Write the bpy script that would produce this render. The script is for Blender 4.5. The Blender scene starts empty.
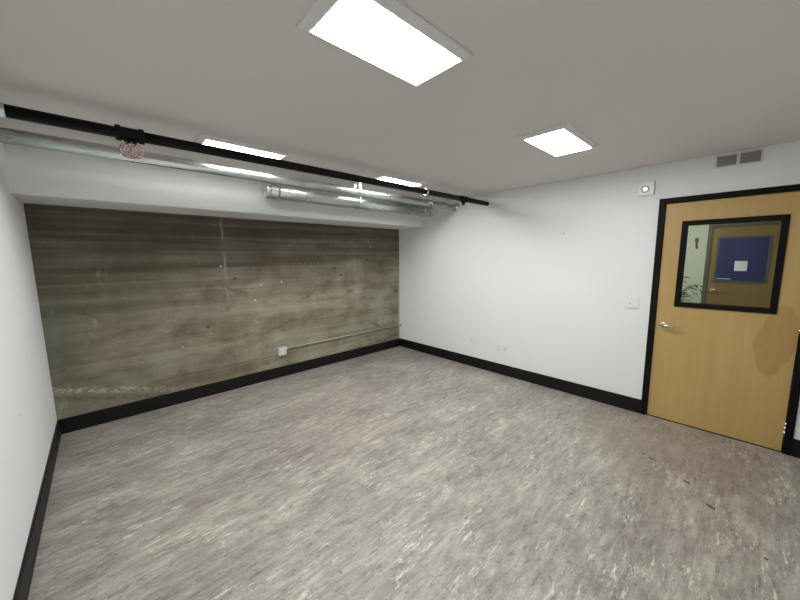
import bpy, bmesh, math, random
from mathutils import Vector, Matrix
random.seed(4)
scene = bpy.context.scene
C = scene.collection

# ------------------------------------------------------------------ camera
cam_d = bpy.data.cameras.new('camera'); cam = bpy.data.objects.new('camera', cam_d); C.objects.link(cam)
cam_d.sensor_fit = 'HORIZONTAL'; cam_d.sensor_width = 36.0
cam_d.lens = 323.14 / 800 * 36.0
cam_d.clip_start = 0.02
yaw, pitch, roll = math.radians(42.906), math.radians(7.437), math.radians(-0.555)
F = Vector((math.sin(yaw)*math.cos(pitch), math.cos(yaw)*math.cos(pitch), -math.sin(pitch)))
R0 = Vector((math.cos(yaw), -math.sin(yaw), 0)); U0 = R0.cross(F)
R = R0*math.cos(roll) + U0*math.sin(roll); U = U0*math.cos(roll) - R0*math.sin(roll)
M = Matrix((( R.x, U.x, -F.x, -3.8378), (R.y, U.y, -F.y, -4.1389), (R.z, U.z, -F.z, 1.565), (0, 0, 0, 1)))
cam.matrix_world = M
scene.camera = cam

# ------------------------------------------------------------------ world, exposure
w = bpy.data.worlds.new('world'); scene.world = w; w.use_nodes = True
w.node_tree.nodes['Background'].inputs[0].default_value = (0.02, 0.02, 0.02, 1)
w.node_tree.nodes['Background'].inputs[1].default_value = 1.0
PANEL_STRENGTH = 49.0
HALL_STRENGTH = 15.0
vs = scene.view_settings
vs.view_transform = 'Standard'; vs.look = 'None'; vs.gamma = 1.0; vs.use_curve_mapping = False
vs.exposure = 0.0

# ------------------------------------------------------------------ room sizes (metres)
W = 4.237; H = 2.387; YF = -4.76; HC = 2.051; TW = 0.14
BB = 0.141
DY0, DY1, DZ = -3.575, -4.448, 2.03          # door leaf opening
HX, HY0, HY1, HH = 3.5, -2.2, -5.6, 2.6      # hall beyond the door

# ------------------------------------------------------------------ materials
def srgb(r, g, b):
    f = lambda c: (c/255/12.92) if c/255 <= 0.04045 else ((c/255+0.055)/1.055)**2.4
    return (f(r), f(g), f(b), 1)

class N:
    """small node helper"""
    def __init__(s, name):
        s.m = bpy.data.materials.new(name); s.m.use_nodes = True
        s.t = s.m.node_tree; s.b = s.t.nodes['Principled BSDF']
    def n(s, typ, **k):
        x = s.t.nodes.new(typ)
        for a, v in k.items(): setattr(x, a, v)
        return x
    def put(s, sock, v):
        if isinstance(v, bpy.types.NodeSocket): s.t.links.new(v, sock)
        else: sock.default_value = v
    def math(s, op, a, b=0.0, c=0.0, clamp=False):
        x = s.n('ShaderNodeMath', operation=op, use_clamp=clamp)
        s.put(x.inputs[0], a); s.put(x.inputs[1], b); s.put(x.inputs[2], c)
        return x.outputs[0]
    def pos(s):
        g = s.n('ShaderNodeNewGeometry'); return g.outputs['Position']
    def sep(s, v):
        x = s.n('ShaderNodeSeparateXYZ'); s.put(x.inputs[0], v); return x.outputs
    def mapv(s, v, scale, loc=(0, 0, 0)):
        x = s.n('ShaderNodeMapping'); s.put(x.inputs[0], v)
        x.inputs['Scale'].default_value = scale; x.inputs['Location'].default_value = loc
        return x.outputs[0]
    def noise(s, v, scale, detail=4, rough=0.55, dist=0.0):
        x = s.n('ShaderNodeTexNoise'); s.put(x.inputs['Vector'], v)
        x.inputs['Scale'].default_value = scale; x.inputs['Detail'].default_value = detail
        x.inputs['Roughness'].default_value = rough; x.inputs['Distortion'].default_value = dist
        return x.outputs[0]
    def rng(s, v, a, b, c=0.0, d=1.0, smooth=False):
        x = s.n('ShaderNodeMapRange', interpolation_type='SMOOTHSTEP' if smooth else 'LINEAR')
        s.put(x.inputs[0], v)
        for i, q in enumerate((a, b, c, d)): x.inputs[i+1].default_value = q
        return x.outputs[0]
    def ramp(s, v, stops):
        x = s.n('ShaderNodeValToRGB'); s.put(x.inputs[0], v)
        e = x.color_ramp.elements
        while len(e) < len(stops): e.new(0.5)
        for k, (p, c) in enumerate(stops): e[k].position = p; e[k].color = c
        return x.outputs[0]
    def mix(s, f, a, b, blend='MIX'):
        x = s.n('ShaderNodeMix', data_type='RGBA', blend_type=blend)
        s.put(x.inputs[0], f); s.put(x.inputs[6], a); s.put(x.inputs[7], b)
        return x.outputs[2]
    def bump(s, h, strength, dist=0.01):
        x = s.n('ShaderNodeBump'); x.inputs['Strength'].default_value = strength
        x.inputs['Distance'].default_value = dist; s.put(x.inputs['Height'], h)
        s.t.links.new(x.outputs[0], s.b.inputs['Normal'])
    def set(s, col=None, rough=None, metal=None, spec=None):
        if col is not None: s.put(s.b.inputs['Base Color'], col)
        if rough is not None: s.put(s.b.inputs['Roughness'], rough)
        if metal is not None: s.put(s.b.inputs['Metallic'], metal)
        if spec is not None: s.put(s.b.inputs['Specular IOR Level'], spec)
        return s

def plain(name, col, rough=0.5, metal=0.0, var=0.06, scale=9.0, spec=0.5):
    k = N(name); nz = k.noise(k.pos(), scale, 4)
    c = k.mix(k.rng(nz, 0.3, 0.7), tuple(x*(1-var) for x in col[:3])+(1,), tuple(min(1, x*(1+var)) for x in col[:3])+(1,))
    k.set(c, k.rng(nz, 0.2, 0.8, max(0.02, rough-0.05), rough+0.05), metal, spec)
    return k.m

def paint(name, col, rough=0.6):
    k = N(name); p = k.pos()
    nz = k.noise(p, 1.3, 3); fine = k.noise(p, 160, 2)
    c = k.mix(k.rng(nz, 0.3, 0.7), tuple(x*0.975 for x in col[:3])+(1,), col)
    k.set(c, rough, 0, 0.35); k.bump(fine, 0.06, 0.002)
    return k.m

WHITE = paint('white_wall_paint', (0.83, 0.845, 0.83, 1), 0.55)
CEIL = paint('ceiling_paint', (0.72, 0.69, 0.67, 1), 0.8)
BLACK = plain('black_baseboard_paint', (0.005, 0.0042, 0.0048, 1), 0.5, 0, 0.2, 6, 0.3)
TRIMBLK = plain('black_door_frame_paint', (0.0045, 0.0035, 0.004, 1), 0.55, 0, 0.2, 6, 0.15)
PIPEBLK = plain('black_pipe_paint', (0.004, 0.0035, 0.004, 1), 0.55, 0, 0.2, 8, 0.18)
PLASTIC = plain('white_plastic', (0.80, 0.81, 0.79, 1), 0.35, 0, 0.02)
FIXWHITE = plain('white_fixture_enamel', (0.74, 0.74, 0.73, 1), 0.45, 0, 0.02)
DARK = plain('dark_slot', (0.03, 0.03, 0.03, 1), 0.6)
LOUVERGREY = plain('grey_louver_metal', (0.42, 0.39, 0.38, 1), 0.55, 0.0, 0.08)  # plain grey of the louvers, lens ring and screw
STEEL = plain('satin_nickel', (0.72, 0.70, 0.67, 1), 0.25, 1.0, 0.05, 30)
REDWIRE = plain('red_guard_wire', (0.50, 0.32, 0.30, 1), 0.4, 0.2, 0.5, 60)
BRASS = plain('sprinkler_chrome', (0.75, 0.68, 0.66, 1), 0.25, 0.9)
CONDUITPAINT = plain('beige_conduit_paint', (0.42, 0.39, 0.29, 1), 0.4, 0.2, 0.1, 20)
BOXMETAL = plain('galvanised_box', (0.70, 0.68, 0.64, 1), 0.38, 0.5, 0.12, 40)
HALLWALL = paint('hall_wall_paint', (0.62, 0.66, 0.56, 1))
HALLFLOOR = plain('hall_carpet', (0.10, 0.09, 0.08, 1), 0.9, 0, 0.2, 30)
GREYFRAME = plain('grey_frame_paint', (0.10, 0.10, 0.085, 1), 0.45, 0, 0.1)
PAPER = plain('white_paper', (0.85, 0.87, 0.93, 1), 0.7, 0, 0.02)
LEAF = plain('palm_leaf', (0.06, 0.13, 0.045, 1), 0.45, 0, 0.3, 14)
STEM = plain('palm_stem', (0.14, 0.12, 0.05, 1), 0.6, 0, 0.2, 14)
POT = plain('dark_planter', (0.05, 0.05, 0.05, 1), 0.5)
SOIL = plain('soil', (0.03, 0.02, 0.012, 1), 0.95, 0, 0.3, 50)

def galvanised():
    k = N('galvanised_steel'); p = k.pos()
    v = k.n('ShaderNodeTexVoronoi', feature='F1'); k.put(v.inputs['Vector'], k.mapv(p, (30, 60, 60))); v.inputs['Scale'].default_value = 1.0
    nz = k.noise(k.mapv(p, (2, 14, 14)), 1.0, 4)
    c = k.mix(k.math('MULTIPLY', v.outputs['Distance'], 0.9, clamp=True), srgb(200, 206, 205), srgb(222, 227, 225))
    k.set(c, k.rng(nz, 0.3, 0.7, 0.24, 0.30), 1.0)
    k.bump(k.noise(k.mapv(p, (1.5, 12, 12)), 1.0, 1), 0.02, 0.003)
    return k.m
GALV = galvanised()

def emitter(name, col, strength):
    k = N(name)
    k.set((0.9, 0.9, 0.9, 1), 0.5)
    k.b.inputs['Emission Color'].default_value = col; k.b.inputs['Emission Strength'].default_value = strength
    return k.m
PANEL = emitter('panel_light', (0.97, 1.0, 1.0, 1), PANEL_STRENGTH)
HALLFILL = emitter('hall_fill_light', (1.0, 0.97, 0.88, 1), HALL_STRENGTH)  # glow of an added, out-of-view lamp that lights the hall

def floor_mat():
    k = N('grey_vinyl_plank'); p = k.pos()
    br = k.n('ShaderNodeTexBrick'); k.put(br.inputs['Vector'], k.mapv(p, (1, 1, 1), (0.33, 0.046, 0)))
    br.offset = 0.37; br.inputs['Scale'].default_value = 1.0
    br.inputs['Brick Width'].default_value = 1.22; br.inputs['Row Height'].default_value = 0.31
    br.inputs['Mortar Size'].default_value = 0.0012; br.inputs['Mortar Smooth'].default_value = 0.4
    br.inputs['Color1'].default_value = (0, 0, 0, 1); br.inputs['Color2'].default_value = (1, 1, 1, 1); br.inputs['Mortar'].default_value = (0.5, 0.5, 0.5, 1)
    tone = br.outputs['Color']
    # shift every plank's pattern
    off = k.n('ShaderNodeVectorMath', operation='MULTIPLY_ADD'); k.put(off.inputs[0], tone); off.inputs[1].default_value = (7.3, 3.1, 5.7); k.put(off.inputs[2], p)
    q = off.outputs[0]
    big = k.noise(k.mapv(p, (1.5, 3.0, 1)), 1.0, 5, 0.62, 0.4)
    st = k.noise(k.mapv(q, (6.0, 23, 1)), 1.0, 7, 0.74, 0.35)
    fl = k.noise(k.mapv(q, (11, 48, 1)), 1.0, 7, 0.76, 0.35)
    grit = k.noise(k.mapv(p, (70, 120, 1)), 1.0, 3, 0.75)
    v = k.math('ADD', k.math('MULTIPLY', big, 0.38), k.math('MULTIPLY', st, 0.62))
    v = k.math('ADD', v, k.math('MULTIPLY', k.math('SUBTRACT', grit, 0.5), 0.26))
    base = k.ramp(v, [(0.36, srgb(112, 104, 98)), (0.46, srgb(142, 134, 127)), (0.54, srgb(160, 152, 144)), (0.64, srgb(186, 178, 169))])
    clus = k.noise(k.mapv(p, (2.2, 5.5, 1), (5, 2, 0)), 1.0, 4, 0.65, 0.6)
    flm = k.math('MULTIPLY', k.rng(fl, 0.54, 0.60, 0, 1, True), k.rng(clus, 0.47, 0.60, 0.06, 1, True))
    base = k.mix(k.math('MULTIPLY', flm, 0.8), base, srgb(216, 209, 198))
    dk = k.rng(k.noise(k.mapv(q, (13, 42, 1), (4, 9, 0)), 1.0, 6, 0.74, 0.8), 0.56, 0.62, 0, 1, True)
    base = k.mix(k.math('MULTIPLY', dk, 0.6), base, srgb(96, 89, 81))
    base = k.mix(k.math('MULTIPLY', br.outputs['Fac'], 0.42), base, srgb(90, 83, 76))
    # warm worn traffic patch in front of the door, as on the real floor
    xyz = k.sep(p)
    dx = k.math('DIVIDE', k.math('ADD', xyz[0], 0.55), 0.75); dy = k.math('DIVIDE', k.math('ADD', xyz[1], 3.75), 0.75)
    rr = k.math('SQRT', k.math('ADD', k.math('MULTIPLY', dx, dx), k.math('MULTIPLY', dy, dy)))
    worn = k.rng(k.math('ADD', rr, k.math('MULTIPLY', k.math('SUBTRACT', big, 0.5), 1.6)), 0.35, 1.15, 1, 0, True)
    base = k.mix(k.math('MULTIPLY', worn, 0.42), base, srgb(132, 116, 100))
    k.set(base, k.rng(st, 0.3, 0.7, 0.38, 0.48), 0, 0.6)
    k.bump(k.math('ADD', k.math('MULTIPLY', st, 0.6), k.math('MULTIPLY', br.outputs['Fac'], -0.6)), 0.12, 0.004)
    return k.m

def concrete_mat():
    k = N('board_formed_concrete'); p = k.pos(); x, y, z = k.sep(p)
    wob = k.math('MULTIPLY', k.math('SUBTRACT', k.noise(k.mapv(p, (0.7, 1, 3)), 1.0, 3), 0.5), 0.05)
    zz = k.math('ADD', z, wob)
    row = k.math('FLOOR', k.math('DIVIDE', zz, 0.152))
    fr = k.math('FRACT', k.math('DIVIDE', zz, 0.152))
    wn = k.n('ShaderNodeTexWhiteNoise', noise_dimensions='1D'); k.put(wn.inputs['W'], row)
    rowtone = wn.outputs['Value']
    streak = k.noise(k.mapv(p, (0.8, 1, 7)), 1.0, 5, 0.6, 0.5)
    vert = k.noise(k.mapv(p, (6, 1, 1.1)), 1.0, 4, 0.6, 0.4)
    blot = k.noise(k.mapv(p, (1.6, 1, 2.6)), 1.0, 5, 0.62, 0.5)
    fine = k.noise(k.mapv(p, (22, 1, 46)), 1.0, 6, 0.78)
    v = k.math('ADD', k.math('MULTIPLY', streak, 0.34), k.math('MULTIPLY', blot, 0.42))
    v = k.math('ADD', v, k.math('MULTIPLY', vert, 0.14)); v = k.math('ADD', v, k.math('MULTIPLY', fine, 0.14))
    v = k.math('ADD', v, k.math('MULTIPLY', k.math('SUBTRACT', rowtone, 0.5), 0.05))
    col = k.ramp(v, [(0.36, srgb(84, 76, 62)), (0.46, srgb(119, 111, 93)), (0.54, srgb(143, 136, 117)), (0.66, srgb(170, 164, 145))])
    # old dark brown water stain over the upper boards, heavier to the left
    edge = k.math('ADD', k.math('ADD', 1.56, k.math('MULTIPLY', x, 0.125)), k.math('MULTIPLY', k.math('SUBTRACT', k.noise(k.mapv(p, (1.2, 1, 5)), 1.0, 4), 0.5), 0.7))
    up = k.rng(k.math('SUBTRACT', z, edge), -0.42, 0.36, 0, 1, True)
    band = k.noise(k.mapv(p, (0.22, 1, 8.5), (1, 0, 4)), 1.0, 3, 0.5)
    up = k.math('MULTIPLY', up, k.rng(band, 0.38, 0.62, 0.42, 0.88))
    col = k.mix(up, col, srgb(63, 52, 47))
    left = k.math('MULTIPLY', k.rng(k.math('ADD', x, k.math('MULTIPLY', blot, 1.2)), -3.1, -1.7, 1, 0, True), 0.34)
    col = k.mix(left, col, srgb(78, 70, 55))
    # board joints: fine dark and pale lines
    seam = k.math('MULTIPLY', k.rng(fr, 0.0, 0.07, 1, 0, True), k.rng(k.noise(k.mapv(p, (1.1, 1, 6), (3, 0, 1)), 1.0, 3), 0.45, 0.62, 0, 1, True))
    col = k.mix(k.math('MULTIPLY', seam, 0.3), col, srgb(58, 50, 41))
    lip = k.math('MULTIPLY', k.rng(k.math('ABSOLUTE', k.math('SUBTRACT', fr, 0.86)), 0.0, 0.13, 1, 0, True), k.rng(k.noise(k.mapv(p, (0.6, 1, 5), (8, 0, 2)), 1.0, 3), 0.42, 0.62, 0, 1, True))
    col = k.mix(k.math('MULTIPLY', lip, 0.16), col, srgb(156, 148, 128))
    # pale vertical pour joint
    jx = k.math('ADD', k.math('ADD', x, 2.755), k.math('MULTIPLY', k.math('SUBTRACT', k.noise(k.mapv(p, (1, 1, 5)), 1.0, 4), 0.5), 0.06))
    jm = k.math('MULTIPLY', k.rng(k.math('ABSOLUTE', jx), 0.004, 0.022, 1, 0, True), k.rng(z, 0.95, 1.1, 0, 1, True))
    jm = k.math('MULTIPLY', jm, k.rng(k.noise(k.mapv(p, (4, 1, 5)), 1.0, 4), 0.38, 0.58, 0.1, 1, True))
    col = k.mix(k.math('MULTIPLY', jm, 0.35), col, srgb(176, 170, 152))
    # grey-green damp column at the left edge
    gl = k.math('MULTIPLY', k.rng(x, -4.14, -3.98, 1, 0, True), k.rng(z, 1.15, 1.3, 1, 0, True))
    col = k.mix(k.math('MULTIPLY', gl, 0.5), col, srgb(92, 96, 86))
    # white efflorescence line low on the left, paler concrete beneath
    lz = k.math('SUBTRACT', z, k.math('ADD', 0.405, k.math('MULTIPLY', k.math('ADD', x, 4.19), -0.27)))
    nzf = k.noise(k.mapv(p, (18, 1, 36)), 1.0, 6, 0.8)
    xf = k.rng(x, -3.75, -2.95, 1, 0, True)
    low = k.math('MULTIPLY', k.rng(lz, -0.05, 0.0, 1, 0, True), xf)
    col = k.mix(k.math('MULTIPLY', low, 0.35), col, srgb(150, 142, 126))
    dkb = k.math('MULTIPLY', k.rng(k.math('ABSOLUTE', k.math('ADD', lz, 0.075)), 0.0, 0.05, 1, 0, True), k.math('MULTIPLY', xf, k.rng(nzf, 0.4, 0.55, 0, 1, True)))
    col = k.mix(k.math('MULTIPLY', dkb, 0.55), col, srgb(70, 60, 46))
    eff = k.math('MULTIPLY', k.rng(k.math('ABSOLUTE', lz), 0.0, 0.05, 1, 0, True), k.math('MULTIPLY', xf, k.rng(nzf, 0.46, 0.56, 0, 1, True)))
    col = k.mix(k.math('MULTIPLY', eff, 0.6), col, srgb(206, 200, 187))
    dkn = k.rng(k.noise(k.mapv(p, (3.2, 1, 5.5), (6, 0, 3)), 1.0, 5, 0.68, 0.5), 0.58, 0.70, 0, 1, True)
    col = k.mix(k.math('MULTIPLY', dkn, 0.55), col, srgb(78, 69, 54))
    pln = k.rng(k.noise(k.mapv(p, (7, 1, 3.2), (2, 0, 7)), 1.0, 6, 0.75, 0.4), 0.58, 0.72, 0, 1, True)
    col = k.mix(k.math('MULTIPLY', k.math('MULTIPLY', pln, 0.4), k.rng(z, 1.75, 1.2, 0.35, 1)), col, srgb(172, 166, 148))
    # pale plaster smear along the right hand edge
    ed = k.math('MULTIPLY', k.rng(k.math('ADD', x, k.math('MULTIPLY', nzf, 0.05)), -0.012, 0.010, 0, 1, True), k.rng(z, 1.5, 0.6, 0.15, 0.8))
    col = k.mix(ed, col, srgb(200, 198, 184))
    # small pits
    pit = k.n('ShaderNodeTexVoronoi', feature='F1'); k.put(pit.inputs['Vector'], k.mapv(p, (5, 1, 7))); pit.inputs['Scale'].default_value = 1.0
    pm = k.rng(pit.outputs['Distance'], 0.05, 0.12, 1, 0, True)
    col = k.mix(k.math('MULTIPLY', pm, 0.25), col, srgb(54, 47, 38))
    k.set(col, 0.72, 0, 0.3)
    hgt = k.math('ADD', k.math('MULTIPLY', streak, 0.6), k.math('ADD', k.math('MULTIPLY', fine, 0.4), k.math('MULTIPLY', seam, -0.5)))
    k.bump(hgt, 0.25, 0.01)
    return k.m

def wood_mat(name, light, dark, blotch=False):
    k = N(name); p = k.pos(); x, y, z = k.sep(p)
    g = k.noise(k.mapv(p, (20, 20, 0.9)), 1.0, 5, 0.6, 0.6)
    gf = k.noise(k.mapv(p, (90, 90, 2.5)), 1.0, 3, 0.6)
    v = k.math('ADD', k.math('MULTIPLY', g, 0.65), k.math('MULTIPLY', gf, 0.35))
    col = k.ramp(v, [(0.3, dark), (0.7, light)])
    if blotch:  # darker brown oval low on the hinge side of the leaf
        dy = k.math('DIVIDE', k.math('ADD', y, 4.335), 0.112); dz = k.math('DIVIDE', k.math('SUBTRACT', z, 0.88), 0.285)
        # leans: narrower and shifted right towards the top
        dy = k.math('ADD', dy, k.math('MULTIPLY', dz, 0.25))
        nz = k.noise(k.mapv(p, (1, 7, 5)), 1.0, 3, 0.5)
        r = k.math('SQRT', k.math('ADD', k.math('MULTIPLY', dy, dy), k.math('MULTIPLY', dz, dz)))
        r = k.math('ADD', r, k.math('MULTIPLY', k.math('SUBTRACT', nz, 0.5), 0.7))
        ms = k.rng(r, 0.90, 1.03, 1, 0, True)
        fig = k.noise(k.mapv(p, (1, 16, 4)), 1.0, 3, 0.5, 1.2)
        col = k.mix(k.math('MULTIPLY', ms, k.rng(fig, 0.35, 0.65, 0.30, 0.42)), col, srgb(146, 106, 58))
    k.set(col, k.rng(gf, 0.3, 0.7, 0.34, 0.44), 0, 0.45)
    k.bump(gf, 0.03, 0.002)
    return k.m
FLOOR = floor_mat(); CONC = concrete_mat()
MAPLE = wood_mat('maple_veneer', srgb(196, 164, 106), srgb(184, 151, 92), True)
HALLWOOD = wood_mat('hall_door_veneer', srgb(150, 124, 74), srgb(130, 104, 58))
CHALK = plain('chalk', srgb(132, 124, 107), 0.9)
SPECK = plain('white_paint_speck', srgb(205, 201, 188), 0.7)
HOLE = plain('dark_anchor_hole', srgb(82, 73, 59), 0.9)

def glass_mat():
    k = N('door_glass'); t = k.t
    tr = k.n('ShaderNodeBsdfTransparent'); tr.inputs[0].default_value = (0.93, 0.96, 0.94, 1)
    gl = k.n('ShaderNodeBsdfGlossy'); gl.inputs['Roughness'].default_value = 0.03
    fr = k.n('ShaderNodeFresnel'); fr.inputs['IOR'].default_value = 1.45
    mx = k.n('ShaderNodeMixShader'); t.links.new(k.math('MULTIPLY', fr.outputs[0], 0.4), mx.inputs[0]); t.links.new(tr.outputs[0], mx.inputs[1]); t.links.new(gl.outputs[0], mx.inputs[2])
    t.links.new(mx.outputs[0], t.nodes['Material Output'].inputs['Surface'])
    return k.m
SCUFF = plain('dark_brown_scuff', srgb(92, 76, 60), 0.7, 0, 0.2, 60)
SCUFFS = [(-0.981, -3.979, 0.024, 0.011, -1.9), (-1.172, -4.111, 0.030, 0.012, -2.27), (-1.449, -4.334, 0.011, 0.009, 0.2), (-0.835, -3.760, 0.026, 0.010, -1.5), (-0.80, -3.70, 0.016, 0.008, -1.2)]
GLASS = glass_mat()
def blue_mat():
    k = N('blue_film'); p = k.pos()
    nz = k.noise(k.mapv(p, (1, 3, 2)), 1.0, 3, 0.5, 0.5)
    k.set(k.mix(k.rng(nz, 0.3, 0.7), (0.015, 0.018, 0.11, 1), (0.03, 0.038, 0.18, 1)), 0.4, 0, 0.3)
    return k.m
BLUE = blue_mat()

# ------------------------------------------------------------------ mesh helpers
def box(bm, x0, x1, y0, y1, z0, z1, mi=0, bev=0.0):
    v = [bm.verts.new((x, y, z)) for x in sorted((x0, x1)) for y in sorted((y0, y1)) for z in sorted((z0, z1))]
    fs = [bm.faces.new([v[i] for i in q]) for q in ((0,1,3,2),(4,6,7,5),(0,4,5,1),(2,3,7,6),(0,2,6,4),(1,5,7,3))]
    for f in fs: f.material_index = mi
    if bev > 0:
        es = list({e for f in fs for e in f.edges})
        r = bmesh.ops.bevel(bm, geom=es, offset=bev, segments=2, profile=0.5, affect='EDGES')
        for f in r['faces']: f.material_index = mi
def basis(d):
    d = Vector(d).normalized(); a = Vector((0, 0, 1)) if abs(d.z) < 0.9 else Vector((1, 0, 0))
    u = d.cross(a).normalized(); return u, d.cross(u).normalized()
def lathe(bm, o, d, prof, seg=32, mi=0):
    """rings of (distance along d, radius)"""
    o = Vector(o); d = Vector(d).normalized(); u, v = basis(d); rings = []
    for t, r in prof:
        if r < 1e-5: rings.append([bm.verts.new(o+d*t)])
        else: rings.append([bm.verts.new(o+d*t+(u*math.cos(2*math.pi*i/seg)+v*math.sin(2*math.pi*i/seg))*r) for i in range(seg)])
    for a, b in zip(rings, rings[1:]):
        for i in range(seg):
            j = (i+1) % seg
            q = [a[i], a[j], b[j], b[i]] if len(a) > 1 and len(b) > 1 else ([a[0], b[j], b[i]] if len(a) == 1 else [a[i], a[j], b[0]])
            f = bm.faces.new(q); f.smooth = True; f.material_index = mi
    for ring, flip in ((rings[0], True), (rings[-1], False)):
        if len(ring) > 1:
            f = bm.faces.new(ring[::-1] if flip else ring); f.material_index = mi
def cyl(bm, a, b, r, seg=24, bev=0.0, mi=0):
    a = Vector(a); b = Vector(b); L = (b-a).length
    pr = [(0, r-bev), (bev, r), (L-bev, r), (L, r-bev)] if bev else [(0, r), (L, r)]
    lathe(bm, a, b-a, pr, seg, mi)
def tube(bm, pts, r, seg=10, mi=0, radii=None):
    pts = [Vector(p) for p in pts]; rings = []
    u = None
    for i, p in enumerate(pts):
        d = (pts[min(i+1, len(pts)-1)] - pts[max(i-1, 0)]).normalized()
        if u is None: u, v = basis(d)
        else:
            u = (u - d*u.dot(d)).normalized(); v = d.cross(u)
        rad = radii[i] if radii else r
        rings.append([bm.verts.new(p+(u*math.cos(2*math.pi*k/seg)+v*math.sin(2*math.pi*k/seg))*rad) for k in range(seg)])
    for a, b in zip(rings, rings[1:]):
        for k in range(seg):
            f = bm.faces.new((a[k], a[(k+1) % seg], b[(k+1) % seg], b[k])); f.smooth = True; f.material_index = mi
    bm.faces.new(rings[0][::-1]).material_index = mi; bm.faces.new(rings[-1]).material_index = mi
def ring(bm, c, d, R_, r, n=28, m=8):
    c = Vector(c); u, v = basis(d); d = Vector(d).normalized(); rs = []
    for i in range(n):
        a = 2*math.pi*i/n; e = u*math.cos(a)+v*math.sin(a)
        rs.append([bm.verts.new(c+e*(R_+r*math.cos(2*math.pi*k/m))+d*r*math.sin(2*math.pi*k/m)) for k in range(m)])
    for i in range(n):
        for k in range(m):
            f = bm.faces.new((rs[i][k], rs[(i+1) % n][k], rs[(i+1) % n][(k+1) % m], rs[i][(k+1) % m])); f.smooth = True

def obj(name, bm, mats, parent=None, origin=None, label=None):
    bmesh.ops.recalc_face_normals(bm, faces=bm.faces)
    me = bpy.data.meshes.new(name)
    if origin is not None and parent is None:
        bmesh.ops.translate(bm, vec=-Vector(origin), verts=bm.verts)
    elif parent is not None:
        bmesh.ops.translate(bm, vec=-world_of(parent), verts=bm.verts)
    bm.to_mesh(me); bm.free()
    for m in (mats if isinstance(mats, (list, tuple)) else [mats]): me.materials.append(m)
    o = bpy.data.objects.new(name, me); C.objects.link(o)
    if parent is not None: o.parent = parent
    elif origin is not None: o.location = origin
    if label: o['label'] = label
    return o
def world_of(o):
    v = Vector((0, 0, 0))
    while o is not None: v += o.location; o = o.parent
    return v
def thing(name, label, cat, loc, group=None, kind=None):
    o = bpy.data.objects.new(name, None); C.objects.link(o); o.location = loc; o.empty_display_size = 0.1
    o['label'] = label; o['category'] = cat
    if group: o['group'] = group
    if kind: o['kind'] = kind
    return o
def tag(o, label, cat, group=None, kind=None):
    o['label'] = label; o['category'] = cat
    if group: o['group'] = group
    if kind: o['kind'] = kind
    return o
def struct(name, bm, mats, label, cat):
    return tag(obj(name, bm, mats), label, cat, kind='structure')
B = bmesh.new

# ------------------------------------------------------------------ room shell
bm = B(); box(bm, -W, 0, YF, 0, -0.1, 0)
for fx, fy, fl_, fw, fa in SCUFFS:
    ca, sa = math.cos(fa), math.sin(fa)
    vs_ = [bm.verts.new((fx+ca*u_*fl_-sa*v_*fw, fy+sa*u_*fl_+ca*v_*fw, 0.0006)) for u_, v_ in ((-1, 0), (-.5, -.8), (.2, -1), (.8, -.5), (1, .1), (.4, .8), (-.3, 1), (-.8, .5))]
    bm.faces.new(vs_).material_index = 1
struct('floor', bm, [FLOOR, SCUFF], 'grey distressed vinyl plank floor of the empty room', 'floor')
bm = B(); box(bm, -W-TW, TW, YF-TW, 0.2, H, H+0.1); struct('ceiling', bm, CEIL, 'flat white painted ceiling with panel lights', 'ceiling')

# back wall: bare concrete, with chalk strokes, paint specks and anchor holes in the same mesh
bm = B(); box(bm, -W-TW, TW, 0, 0.2, -0.1, H)
def wstroke(pts, r=0.004, mi=1):
    for a, b in zip(pts, pts[1:]):
        ax, az = a; bx_, bz = b; dx, dz = bx_-ax, bz-az; L = math.hypot(dx, dz); nx, nz = -dz/L*r, dx/L*r
        vs_ = [bm.verts.new((q[0], -0.0012, q[1])) for q in ((ax+nx, az+nz), (bx_+nx, bz+nz), (bx_-nx, bz-nz), (ax-nx, az-nz))]
        bm.faces.new(vs_).material_index = mi
def wdot(x, z, r, mi):
    vs_ = [bm.verts.new((x+r*math.cos(a)*random.uniform(.75, 1.15), -0.0012, z+r*math.sin(a)*random.uniform(.75, 1.15))) for a in [2*math.pi*i/9 for i in range(9)]]
    bm.faces.new(vs_).material_index = mi
s = 0.085
wstroke([(-1.98, 1.80), (-1.965, 1.825), (-1.94, 1.82), (-1.935, 1.80), (-1.985, 1.735), (-1.93, 1.735)], 0.003)
wstroke([(-1.89, 1.735), (-1.89, 1.82), (-1.925, 1.765), (-1.875, 1.765)], 0.003)
wstroke([(-1.77, 1.815), (-1.735, 1.825), (-1.725, 1.80), (-1.75, 1.783), (-1.725, 1.765), (-1.735, 1.74), (-1.775, 1.745)], 0.003)
wstroke([(-1.66, 1.825), (-1.69, 1.79), (-1.67, 1.745), (-1.63, 1.745), (-1.62, 1.79), (-1.66, 1.825)], 0.003)
wstroke([(-1.86, 1.39), (-1.74, 1.52)], 0.004); wstroke([(-1.86, 1.52), (-1.74, 1.39)], 0.004)
for q in range(3): wstroke([(-1.68+q*0.06, 1.40), (-1.67+q*0.06, 1.53)], 0.004)
for x, z, r in ((-2.445, 1.064, 0.013), (-2.36, 1.245, 0.010), (-2.10, 1.27, 0.011), (-2.80, 1.49, 0.010), (-3.24, 0.62, 0.008), (-0.62, 1.74, 0.010)): wdot(x, z, r, 2)
for x, z, r in ((-1.30, 1.42, 0.018), (-1.19, 1.32, 0.017), (-0.70, 1.54, 0.018), (-2.66, 1.34, 0.02), (-3.50, 1.53, 0.013), (-2.98, 0.80, 0.02)): wdot(x, z, r, 3)
struct('wall_back', bm, [CONC, CHALK, SPECK, HOLE], 'bare board-formed concrete wall with dark stains and chalk marks', 'wall')

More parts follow.
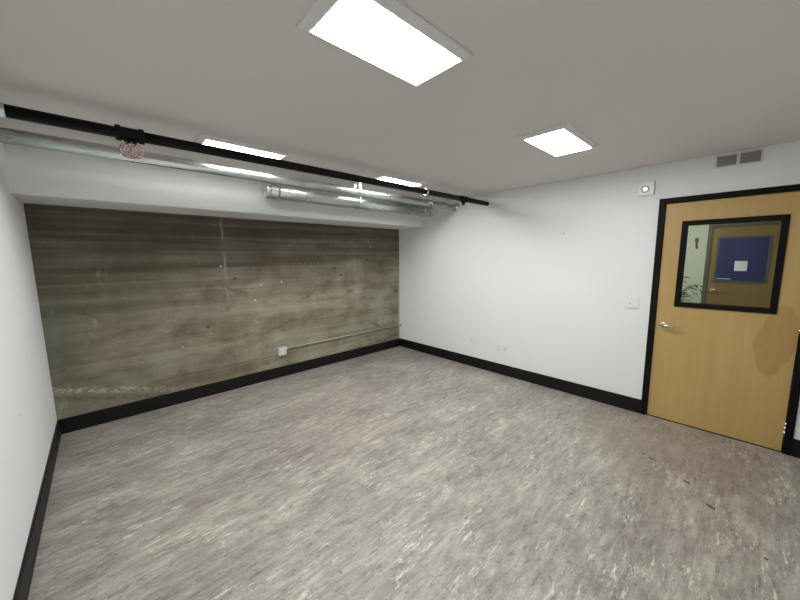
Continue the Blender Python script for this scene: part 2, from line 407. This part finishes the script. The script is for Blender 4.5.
bm = B(); box(bm, -W-TW, -W, YF-TW, 0, -0.1, H)
vs_ = [bm.verts.new((-W+0.0008, -1.434+0.006*math.cos(a*0.785), 0.715+0.006*math.sin(a*0.785))) for a in range(8)]
bm.faces.new(vs_).material_index = 1
struct('wall_left', bm, [WHITE, HOLE], 'plain white painted wall along the left', 'wall')
bm = B(); box(bm, -W, 0, YF-TW, YF, -0.1, H); struct('wall_front', bm, WHITE, 'plain white wall behind the camera', 'wall')
FR = 0.045
bm = B()
box(bm, 0, TW, DY0+FR, 0, -0.1, H); box(bm, 0, TW, DY1-FR, DY0+FR, DZ+FR, H); box(bm, 0, TW, YF-TW, DY1-FR, -0.1, H)
struct('wall_right', bm, WHITE, 'long white painted wall with outlets, switch and door', 'wall')
SY = -0.535
bm = B(); box(bm, -W, 0, SY, 0, 2.044, H); struct('soffit', bm, WHITE, 'white drywall soffit running above the concrete wall', 'soffit')

def baseboard(name, x0, x1, y0, y1, label):
    bm = B(); box(bm, x0, x1, y0, y1, 0, BB, 0, 0.003); struct(name, bm, BLACK, label, 'baseboard')
baseboard('baseboard_back', -W, 0, -0.014, 0, 'black baseboard under the concrete wall')
baseboard('baseboard_left', -W, -W+0.014, YF, -0.014, 'black baseboard along the left white wall')
baseboard('baseboard_right', -0.014, 0, DY0+FR, -0.014, 'black baseboard from the corner to the door')
baseboard('baseboard_right_end', -0.014, 0, YF, DY1-FR, 'short black baseboard right of the door')
baseboard('baseboard_front', -W+0.014, -0.014, YF, YF+0.014, 'black baseboard behind the camera')

# ------------------------------------------------------------------ door of the room
door = thing('door_1', 'pale maple door with black frame and a square glass window', 'door', (0.05, (DY0+DY1)/2, 0), kind='structure')
def frame_bm(x0, x1, y0, y1, zt, fr):
    bm = B()
    box(bm, x0, x1, y0, y0+fr, 0, zt+fr, 0, 0.003); box(bm, x0, x1, y1-fr, y1, 0, zt+fr, 0, 0.003); box(bm, x0, x1, y1, y0, zt, zt+fr, 0, 0.003)
    return bm
bm = frame_bm(-0.016, TW+0.016, DY0, DY1, DZ, FR)
# stop the leaf closes against
box(bm, 0.06, 0.085, DY0-0.012, DY0, 0, DZ); box(bm, 0.06, 0.085, DY1, DY1+0.012, 0, DZ); box(bm, 0.06, 0.085, DY1, DY0, DZ-0.012, DZ)
obj('door_frame', bm, TRIMBLK, door)
LX0, LX1 = 0.012, 0.056
wy0, wy1, wz0, wz1 = -3.722, -4.300, 1.118, 1.842     # cut-out
bm = B(); g = 0.004
box(bm, LX0, LX1, DY0-g, wy0, 0.006, DZ-g); box(bm, LX0, LX1, wy1, DY1+g, 0.006, DZ-g)
box(bm, LX0, LX1, wy1, wy0, 0.006, wz0); box(bm, LX0, LX1, wy1, wy0, wz1, DZ-g)
bmesh.ops.remove_doubles(bm, verts=bm.verts, dist=1e-5)
leaf = obj('door_leaf', bm, MAPLE, door)
bm = B(); oy0, oy1, oz0, oz1 = -3.702, -4.321, 1.098, 1.864; t = 0.040
for xa, xb in ((0.001, LX0), (LX1, LX1+0.011)):
    box(bm, xa, xb, oy0, oy0-t, oz0, oz1, 0, 0.003); box(bm, xa, xb, oy1+t, oy1, oz0, oz1, 0, 0.003)
    box(bm, xa, xb, oy0-t, oy1+t, oz0, oz0+t, 0, 0.003); box(bm, xa, xb, oy0-t, oy1+t, oz1-t, oz1, 0, 0.003)
obj('window_trim', bm, TRIMBLK, leaf)
bm = B(); box(bm, 0.031, 0.037, wy1, wy0, wz0, wz1); obj('glass_pane', bm, GLASS, leaf)
bm = B(); hy, hz = -3.640, 0.918
lathe(bm, (LX0, hy, hz), (-1, 0, 0), [(0, 0.027), (0.006, 0.027), (0.009, 0.022), (0.009, 0.0)], 32)
cyl(bm, (LX0-0.008, hy, hz), (LX0-0.05, hy, hz), 0.010)
tube(bm, [(LX0-0.046, hy+0.004, hz), (LX0-0.054, hy-0.02, hz), (LX0-0.054, hy-0.06, hz-0.002), (LX0-0.050, hy-0.10, hz-0.006), (LX0-0.040, hy-0.122, hz-0.008)], 0.009, 14, radii=[0.0095, 0.0105, 0.009, 0.0085, 0.006])
obj('lever_handle', bm, STEEL, leaf, label='satin metal lever handle')
bm = B(); box(bm, LX0-0.0015, LX0, DY0-0.006, DY0-0.028, 0.86, 0.985, 0); obj('latch_plate', bm, STEEL, leaf) if False else bm.free()
for hzz in (0.20, 1.02, 1.83):
    bm = B()
    for q in range(3): cyl(bm, (0.0, DY1+0.001, hzz-0.05+q*0.034), (0.0, DY1+0.001, hzz-0.05+q*0.034+0.032), 0.007, 14)
    cyl(bm, (0.0, DY1+0.001, hzz-0.056), (0.0, DY1+0.001, hzz+0.056), 0.004, 10)
    box(bm, 0.0, LX0, DY1+0.001, DY1+0.006, hzz-0.05, hzz+0.05)
    obj('hinge', bm, STEEL, door)

# ------------------------------------------------------------------ hall behind the door
bm = B(); box(bm, TW, HX, HY1, HY0, -0.1, 0); struct('floor_hall', bm, HALLFLOOR, 'dark hall floor beyond the door', 'floor')
bm = B(); box(bm, TW, HX, HY1, HY0, HH, HH+0.1); struct('ceiling_hall', bm, CEIL, 'hall ceiling beyond the door', 'ceiling')
bm = B(); box(bm, HX, HX+0.1, HY1, HY0, -0.1, HH); struct('wall_hall', bm, HALLWALL, 'pale hall wall facing the door', 'wall')
bm = B(); box(bm, TW, HX, HY0, HY0+0.1, -0.1, HH); struct('wall_hall_end', bm, HALLWALL, 'hall wall at its left end', 'wall')
bm = B(); box(bm, TW, HX, HY1-0.1, HY1, -0.1, HH); struct('wall_hall_far_end', bm, HALLWALL, 'hall wall at its right end', 'wall')
bm = B(); box(bm, TW-0.001, TW+0.02, HY1, YF-TW, 0, HH); box(bm, TW-0.001, TW+0.02, HY1, HY0, H+0.1, HH)
struct('wall_hall_near', bm, HALLWALL, 'hall side of the partition wall', 'wall')

d2y0, d2y1, d2z, f2 = -3.70, -4.56, 2.0, 0.055
d2 = thing('door_2', 'wooden door across the hall with a blue film window', 'door', (HX, (d2y0+d2y1)/2, 0), kind='structure')
obj('door_frame', frame_bm(HX-0.03, HX, d2y0, d2y1, d2z, f2), GREYFRAME, d2)
bm = B(); box(bm, HX-0.012, HX-0.0005, d2y1+0.003, d2y0-0.003, 0.006, d2z-0.003); leaf2 = obj('door_leaf', bm, HALLWOOD, d2)
a0, a1, b0, b1 = -3.79, -4.32, 1.157, 1.82
bm = B(); t2 = 0.03; xa, xb = HX-0.024, HX-0.012
box(bm, xa, xb, a0+t2, a0, b0-t2, b1+t2); box(bm, xa, xb, a1, a1-t2, b0-t2, b1+t2); box(bm, xa, xb, a1, a0, b0-t2, b0); box(bm, xa, xb, a1, a0, b1, b1+t2)
obj('window_trim', bm, GREYFRAME, leaf2)
bm = B(); box(bm, HX-0.017, HX-0.012, a1, a0, b0, b1); obj('window_film', bm, BLUE, leaf2, label='deep blue window film')
bm = B(); cyl(bm, (HX-0.012, -3.757, 1.0), (HX-0.02, -3.757, 1.0), 0.03); cyl(bm, (HX-0.02, -3.757, 1.0), (HX-0.06, -3.757, 1.0), 0.010)
tube(bm, [(HX-0.06, -3.75, 1.0), (HX-0.062, -3.80, 1.0), (HX-0.058, -3.87, 0.995)], 0.010); obj('lever_handle', bm, STEEL, leaf2)
bm = B(); box(bm, HX-0.0185, HX-0.017, -4.123, -3.985, 1.311, 1.465)
tag(obj('paper_sign', bm, PAPER, None, (HX-0.0178, -4.054, 1.311)), 'small white paper stuck on the blue window across the hall', 'sign')
bm = B(); box(bm, HX-0.0185, HX-0.017, -3.96, -3.80, 1.178, 1.188)
tag(obj('tape_strip', bm, PAPER, None, (HX-0.0178, -3.88, 1.178)), 'thin pale strip along the bottom left of the blue window', 'strip')
th = thing('wall_hook', 'small dark fixture on the pale hall wall, seen through door glass', 'wall fixture', (HX, -3.51, 1.69))
bm = B(); box(bm, HX-0.012, HX, -3.535, -3.49, 1.775, 1.845, 0, 0.004); obj('backplate', bm, GREYFRAME, th)
bm = B(); tube(bm, [(HX-0.01, -3.512, 1.78), (HX-0.03, -3.515, 1.74), (HX-0.035, -3.518, 1.70), (HX-0.015, -3.522, 1.675)], 0.011, 10); obj('hook', bm, GREYFRAME, th)

# potted palm in the hall
palm = thing('potted_palm', 'leafy potted palm against the pale hall wall, left in door glass', 'plant', (3.02, -3.28, 0))
bm = B(); lathe(bm, (3.02, -3.28, 0), (0, 0, 1), [(0, 0.0), (0, 0.13), (0.30, 0.17), (0.32, 0.175), (0.32, 0.15), (0.27, 0.148), (0.27, 0.0)], 28); obj('planter', bm, POT, palm)
bm = B(); lathe(bm, (3.02, -3.28, 0.27), (0, 0, 1), [(0, 0.147), (0.02, 0.12), (0.025, 0)], 20); obj('soil', bm, SOIL, palm)
fronds = [(-2.6, .45, 1.05), (-1.9, .40, 1.20), (-1.2, .30, 1.15), (-0.3, .38, 1.05), (2.6, .38, 1.18), (1.8, .34, 1.10), (-2.2, .20, 1.32), (0.8, .36, 1.0)]
for ang, reach, top in fronds:
    bm = B(); pts = []
    for i in range(9):
        tt = i/8; r = reach*tt**1.4; zz = 0.28 + (top-0.28)*(1-(1-tt)**1.7) - 0.16*tt**4
        pts.append(Vector((3.02+math.cos(ang)*r*0.8, -3.28+math.sin(ang)*r, zz)))
    tube(bm, pts, 0.006, 6, 1, [0.008-0.0006*i for i in range(9)])
    for i in range(3, 9):
        for sd in (-1, 1):
            d = (pts[i]-pts[i-1]).normalized(); sdv = d.cross(Vector((0, 0, 1))).normalized()*sd
            L = 0.19-0.014*abs(i-5); e = pts[i]+sdv*L*0.75+d*L*0.55-Vector((0, 0, 0.05))
            m_ = pts[i]+sdv*L*0.4+d*L*0.25; wv = d*0.013
            th_ = Vector((0, 0, 0.0015))
            top_ = [bm.verts.new(q+th_) for q in (pts[i], m_-wv, e, m_+wv)]; bot_ = [bm.verts.new(q-th_) for q in (pts[i], m_-wv, e, m_+wv)]
            bm.faces.new(top_); bm.faces.new(bot_[::-1])
            for k_ in range(4): bm.faces.new((top_[k_], bot_[k_], bot_[(k_+1) % 4], top_[(k_+1) % 4]))
    obj('frond', bm, [LEAF, STEM], palm)

# ------------------------------------------------------------------ ceiling panel lights
def panel_light(cx, cy, label, z=H, lx=0.538, ly=0.258, mat=None, group='ceiling panel lights', drop=0.022):
    t_ = thing('ceiling_light', label, 'ceiling light', (cx, cy, z), group)
    bm = B(); x0, x1, y0, y1 = cx-lx/2, cx+lx/2, cy-ly/2, cy+ly/2; zb = z-drop; fl = 0.036
    # thin flange sloping up to the ceiling round the diffuser
    ou = [(x0-fl, y0-fl), (x1+fl, y0-fl), (x1+fl, y1+fl), (x0-fl, y1+fl)]; inn = [(x0-0.004, y0-0.004), (x1+0.004, y0-0.004), (x1+0.004, y1+0.004), (x0-0.004, y1+0.004)]
    ri = [(x0, y0), (x1, y0), (x1, y1), (x0, y1)]
    loops = [[bm.verts.new((a, b, zz)) for a, b in L] for L, zz in ((ou, z), (ou, z-0.008), (inn, zb), (ri, zb), (ri, zb+0.006))]
    for A, D in zip(loops, loops[1:]):
        for i in range(4): bm.faces.new((A[i], A[(i+1) % 4], D[(i+1) % 4], D[i]))
    bm.faces.new(loops[0]); bm.faces.new(loops[-1])
    obj('light_frame', bm, FIXWHITE, t_)
    bm = B(); box(bm, x0+0.001, x1-0.001, y0+0.001, y1-0.001, zb-0.0012, zb+0.0055); obj('diffuser', bm, mat or PANEL, t_)
panel_light(-2.935, -3.132, 'large bright ceiling panel light nearest the camera, cut by the top edge')
panel_light(-1.322, -3.132, 'bright ceiling panel light right of the nearest one, toward the door')
panel_light(-2.950, -1.452, 'ceiling panel light partly behind the black pipe, left one of the far pair')
panel_light(-1.395, -1.455, 'ceiling panel light partly behind the black pipe, right one nearest the far corner')
panel_light(1.9, -3.2, 'unseen panel light added to light the hall beyond the door', HH, 1.2, 0.6, HALLFILL, 'added hall light')

# ------------------------------------------------------------------ black sprinkler pipe
PY, PZ, PR = -1.715, 2.262, 0.029
pipe = thing('sprinkler_pipe', 'black painted steel pipe running under the ceiling from wall to wall', 'pipe', (-2.1, PY, PZ))
bm = B(); cyl(bm, (-W, PY, PZ), (0, PY, PZ), PR, 28); obj('pipe_run', bm, PIPEBLK, pipe)
def tee(x, s=1.0):
    bm = B()
    lathe(bm, (x-0.062*s, PY, PZ), (1, 0, 0), [(0, PR), (0, 0.040*s), (0.022*s, 0.041*s), (0.024*s, 0.035*s), (0.10*s, 0.035*s), (0.102*s, 0.041*s), (0.124*s, 0.040*s), (0.124*s, PR)], 28)
    lathe(bm, (x, PY, PZ), (0, 0, -1), [(0, 0.024*s), (0.032*s, 0.024*s), (0.032*s, 0.029*s), (0.048*s, 0.029*s), (0.048*s, 0.0)], 24)
    return obj('tee_fitting', bm, PIPEBLK, pipe)
tee(-3.635); tee(-0.52, 0.9)
# sprinkler head in a red wire guard
sx, sz = -3.635, PZ-0.040
bm = B(); cyl(bm, (sx, PY, sz), (sx, PY, sz-0.022), 0.014, 16); cyl(bm, (sx, PY, sz-0.03), (sx, PY, sz-0.055), 0.004, 10)
for sd in (-1, 1): tube(bm, [(sx+sd*0.010, PY, sz-0.020), (sx+sd*0.019, PY, sz-0.036), (sx+sd*0.004, PY, sz-0.058)], 0.003, 8)
lathe(bm, (sx, PY, sz-0.058), (0, 0, -1), [(0, 0.0), (0, 0.022), (0.003, 0.024), (0.004, 0.0)], 20)
head = obj('sprinkler_head', bm, BRASS, pipe, label='chrome sprinkler head')
bm = B(); gz0, gz1 = sz-0.004, sz-0.078
ring(bm, (sx, PY, gz0), (0, 0, 1), 0.024, 0.003); ring(bm, (sx, PY, (gz0+gz1)/2), (0, 0, 1), 0.051, 0.003); ring(bm, (sx, PY, gz1), (0, 0, 1), 0.036, 0.003); ring(bm, (sx, PY, gz1-0.003), (0, 0, 1), 0.016, 0.003)
for i in range(8):
    a = 2*math.pi*i/8; ca, sa = math.cos(a), math.sin(a)
    tube(bm, [(sx+ca*r, PY+sa*r, zz) for r, zz in ((0.022, gz0), (0.042, gz0-0.012), (0.052, (gz0+gz1)/2), (0.046, gz1+0.012), (0.034, gz1), (0.014, gz1-0.003))], 0.003, 8)
g_ = obj('wire_guard', bm, REDWIRE, head, label='red wire cage')
# plug below the far tee, and hangers
bm = B(); lathe(bm, (-0.52, PY, PZ-0.042), (0, 0, -1), [(0, 0.016), (0.02, 0.018), (0.03, 0.012), (0.03, 0)], 16); obj('pipe_plug', bm, PIPEBLK, pipe)
def hanger(x, wd=0.030, rod=True):
    bm = B(); n = 28
    pr = []
    for xx in (x-wd/2, x+wd/2):
        for rr in (PR+0.0005, PR+0.004): pr.append([bm.verts.new((xx, PY+rr*math.cos(2*math.pi*i/n), PZ+rr*math.sin(2*math.pi*i/n))) for i in range(n)])
    for A, D in ((pr[1], pr[3]), (pr[0], pr[2]), (pr[0], pr[1]), (pr[2], pr[3])):
        for i in range(n): bm.faces.new((A[i], A[(i+1) % n], D[(i+1) % n], D[i]))
    if rod: cyl(bm, (x, PY, PZ+PR+0.002), (x, PY, H), 0.005, 12)
    obj('pipe_hanger' if rod else 'pipe_clamp', bm, GALV, pipe, label='pale metal ring round the pipe')
hanger(-4.10, 0.035); hanger(-1.19, 0.022, False)

# ------------------------------------------------------------------ galvanised conduit
KY, KZ, KR = -1.215, 2.270, 0.042
con = thing('metal_conduit', 'long thin galvanised tube under the ceiling just behind the black pipe', 'conduit', (-2.1, KY, KZ))
bm = B(); cyl(bm, (-W, KY, KZ), (0, KY, KZ), KR, 32); obj('tube', bm, GALV, con)
bm = B(); lathe(bm, (-0.001, KY, KZ), (-1, 0, 0), [(0, KR), (0, 0.066), (0.008, 0.066), (0.02, 0.052), (0.05, 0.050), (0.05, KR)], 28); obj('wall_flange', bm, GALV, con)
for x in (-1.72, -0.55):
    bm = B()
    lathe(bm, (x-0.012, KY, KZ), (1, 0, 0), [(0, KR), (0, KR+0.003), (0.024, KR+0.003), (0.024, KR)], 32)
    for sd in (-1, 1): box(bm, x-0.012, x+0.012, KY+sd*(KR+0.0005), KY+sd*(KR+0.0035), KZ, H-0.0005)
    obj('strap', bm, GALV, con)

# ------------------------------------------------------------------ galvanised duct by the soffit
AY, AZ, AR = -0.765, 2.262, 0.088
duct = thing('air_duct', 'wider galvanised round duct hung close to the white soffit', 'duct', (-1.35, AY, AZ))
bm = B(); cyl(bm, (-2.53, AY, AZ), (-0.09, AY, AZ), AR, 40); obj('duct_body', bm, GALV, duct)
for xa, d in ((-2.542, 1), (-0.078, -1)):
    bm = B(); lathe(bm, (xa, AY, AZ), (d, 0, 0), [(0, 0.0), (0, AR-0.006), (0.003, AR+0.003), (0.035, AR+0.003), (0.035, AR)], 40); obj('end_cap', bm, GALV, duct)
for x in (-2.43, -1.42, -0.24):
    bm = B()
    lathe(bm, (x-0.014, AY, AZ), (1, 0, 0), [(0, AR), (0, AR+0.003), (0.028, AR+0.003), (0.028, AR)], 40)
    for sd in (-1, 1): box(bm, x-0.014, x+0.014, AY+sd*(AR+0.0005), AY+sd*(AR+0.0035), AZ, H-0.0005)
    box(bm, x-0.012, x+0.012, AY-AR-0.012, AY-AR, AZ-0.03, AZ+0.012, 0, 0.002)
    obj('hanging_strap', bm, GALV, duct)

# ------------------------------------------------------------------ small things on the white wall
vent = thing('air_vent', 'white wall vent with two grey louvered panels above the door', 'vent', (0, -4.005, 2.325))
vy0, vy1, vz0, vz1 = -3.872, -4.142, 2.270, 2.378; cyv = (vy0+vy1)/2
bm = B(); e = 0.012
box(bm, -0.010, 0, vy0, vy0-e, vz0, vz1, 0, 0.002); box(bm, -0.010, 0, vy1+e, vy1, vz0, vz1, 0, 0.002); box(bm, -0.010, 0, vy0-e, vy1+e, vz0, vz0+e, 0, 0.002); box(bm, -0.010, 0, vy0-e, vy1+e, vz1-e, vz1, 0, 0.002)
box(bm, -0.010, 0, cyv+0.010, cyv-0.010, vz0+e, vz1-e, 0, 0.002)
obj('vent_frame', bm, FIXWHITE, vent)
for ya, yb in ((vy0-e, cyv+0.010), (cyv-0.010, vy1+e)):
    bm = B(); box(bm, -0.0015, -0.0002, ya, yb, vz0+e, vz1-e)
    for i in range(7):
        zc = vz0+e+0.008+i*(vz1-vz0-2*e-0.012)/6.6
        vs_ = [bm.verts.new(q) for q in ((-0.009, ya, zc), (-0.009, yb, zc), (-0.002, yb, zc+0.009), (-0.002, ya, zc+0.009), (-0.009, ya, zc-0.0015), (-0.009, yb, zc-0.0015), (-0.002, yb, zc+0.0075), (-0.002, ya, zc+0.0075))]
        for q in ((0,1,2,3), (7,6,5,4), (0,4,5,1), (3,2,6,7)): bm.faces.new([vs_[k_] for k_ in q])
    obj('louver_panel', bm, LOUVERGREY, vent)

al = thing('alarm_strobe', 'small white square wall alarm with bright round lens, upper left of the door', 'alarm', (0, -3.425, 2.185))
bm = B(); box(bm, -0.028, 0, -3.485, -3.362, 2.120, 2.250, 0, 0.006); obj('housing', bm, PLASTIC, al)
bm = B(); ring(bm, (-0.029, -3.417, 2.178), (-1, 0, 0), 0.0245, 0.008); obj('bezel', bm, LOUVERGREY, al, label='dark ring around the lens')
bm = B(); lathe(bm, (-0.027, -3.417, 2.178), (-1, 0, 0), [(0, 0.0155), (0.006, 0.015), (0.012, 0.011), (0.015, 0.006), (0.016, 0)], 24); obj('lens', bm, emitter('glint_glow_lens', (1, 0.99, 0.97, 1), 2.0), al, label='round lens glowing in place of a reflected glint')  # lens emission stands in for a bright reflection on its gloss

sw = thing('light_switch', 'white light switch plate on the wall left of the door', 'switch', (0, -3.385, 1.105))
bm = B(); box(bm, -0.009, 0, -3.438, -3.330, 1.045, 1.165, 0, 0.004); obj('cover_plate', bm, PLASTIC, sw)
for yy in (-3.360, -3.408):
    bm = B(); box(bm, -0.0125, -0.008, yy-0.017, yy+0.017, 1.072, 1.138, 0, 0.002); obj('rocker', bm, PLASTIC, sw)
bm = B(); box(bm, -0.0132, -0.0120, -3.371, -3.361, 1.094, 1.102); obj('indicator', bm, DARK, sw, label='tiny dark sensor dot')

def outlet(y, z, label, kind):
    t_ = thing('wall_outlet', label, 'outlet', (0, y, z), 'low wall outlets')
    bm = B(); box(bm, -0.006, 0, y-0.036, y+0.036, z-0.058, z+0.058, 0, 0.0025); obj('cover_plate', bm, PLASTIC, t_)
    if kind == 'power':
        for dz in (-0.022, 0.022):
            bm = B(); box(bm, -0.0082, -0.005, y-0.016, y+0.016, z+dz-0.015, z+dz+0.015, 0, 0.002)
            box(bm, -0.0086, -0.0081, y-0.009, y-0.006, z+dz-0.005, z+dz+0.006, 1); box(bm, -0.0086, -0.0081, y+0.006, y+0.009, z+dz-0.005, z+dz+0.006, 1)
            obj('receptacle', bm, [PLASTIC, DARK], t_)
    else:
        bm = B(); box(bm, -0.0085, -0.005, y-0.011, y+0.011, z-0.014, z+0.014, 0, 0.002); box(bm, -0.009, -0.0084, y-0.006, y+0.006, z-0.006, z+0.005, 1); obj('data_jack', bm, [PLASTIC, DARK], t_)
outlet(-1.525, 0.385, 'single white wall plate low on the wall, nearest the far corner', 'data')
outlet(-1.940, 0.355, 'white outlet plate low on the wall, left one of the close pair', 'power')
outlet(-2.035, 0.355, 'white outlet plate low on the wall, right one of the close pair', 'data')
bm = B(); lathe(bm, (0, -2.700, 1.816), (-1, 0, 0), [(0, 0.007), (0.002, 0.007), (0.004, 0.004), (0.012, 0.0035), (0.013, 0)], 14)
tag(obj('wall_screw', bm, LOUVERGREY, None, (0, -2.700, 1.816)), 'small grey screw left in the middle of the white wall', 'screw')

# ------------------------------------------------------------------ box and conduit on the concrete
ob = thing('outlet_box', 'square metal outlet box on the concrete wall, low above the baseboard', 'outlet', (-2.16, 0, 0.36))
bx0, bx1, bz0, bz1 = -2.212, -2.108, 0.302, 0.412
bm = B(); box(bm, bx0, bx1, -0.048, 0, bz0, bz1, 0, 0.006); obj('box_body', bm, BOXMETAL, ob)
bm = B(); box(bm, bx0-0.002, bx1+0.002, -0.054, -0.048, bz0-0.002, bz1+0.002, 0, 0.003); obj('cover_plate', bm, BOXMETAL, ob)
bm = B()
for dz in (-0.022, 0.022): box(bm, -2.177, -2.143, -0.0575, -0.053, 0.357+dz-0.014, 0.357+dz+0.014, 0, 0.003)
obj('receptacle', bm, PLASTIC, ob, label='white double receptacle')
wc = thing('wall_conduit', 'thin beige conduit along the concrete from outlet box to corner', 'conduit', (-1.07, -0.022, 0.381))
bm = B(); cyl(bm, (bx1+0.002, -0.022, 0.379), (-0.004, -0.022, 0.387), 0.0115, 18); obj('tube', bm, CONDUITPAINT, wc)
bm = B(); lathe(bm, (bx1+0.0005, -0.022, 0.379), (1, 0, 0), [(0, 0.012), (0, 0.019), (0.012, 0.020), (0.014, 0.016), (0.042, 0.016), (0.042, 0.012)], 20); obj('connector', bm, BOXMETAL, wc, label='silver screw connector')
bm = B(); lathe(bm, (-0.0005, -0.022, 0.387), (-1, 0, 0), [(0, 0.012), (0, 0.022), (0.02, 0.020), (0.024, 0.012)], 20); obj('bushing', bm, CONDUITPAINT, wc)
for x in (-1.905, -1.02, -0.22):
    bm = B(); zc = 0.379+(x+2.106)/2.106*0.008
    lathe(bm, (x-0.009, -0.022, zc), (1, 0, 0), [(0, 0.0117), (0, 0.014), (0.018, 0.014), (0.018, 0.0117)], 18)
    box(bm, x-0.009, x+0.009, -0.0025, 0, zc-0.045, zc-0.008); box(bm, x-0.009, x+0.009, -0.013, -0.0, zc-0.014, zc-0.010)
    cyl(bm, (x, -0.002, zc-0.034), (x, -0.006, zc-0.034), 0.005, 10)
    obj('pipe_strap', bm, CONDUITPAINT, wc)
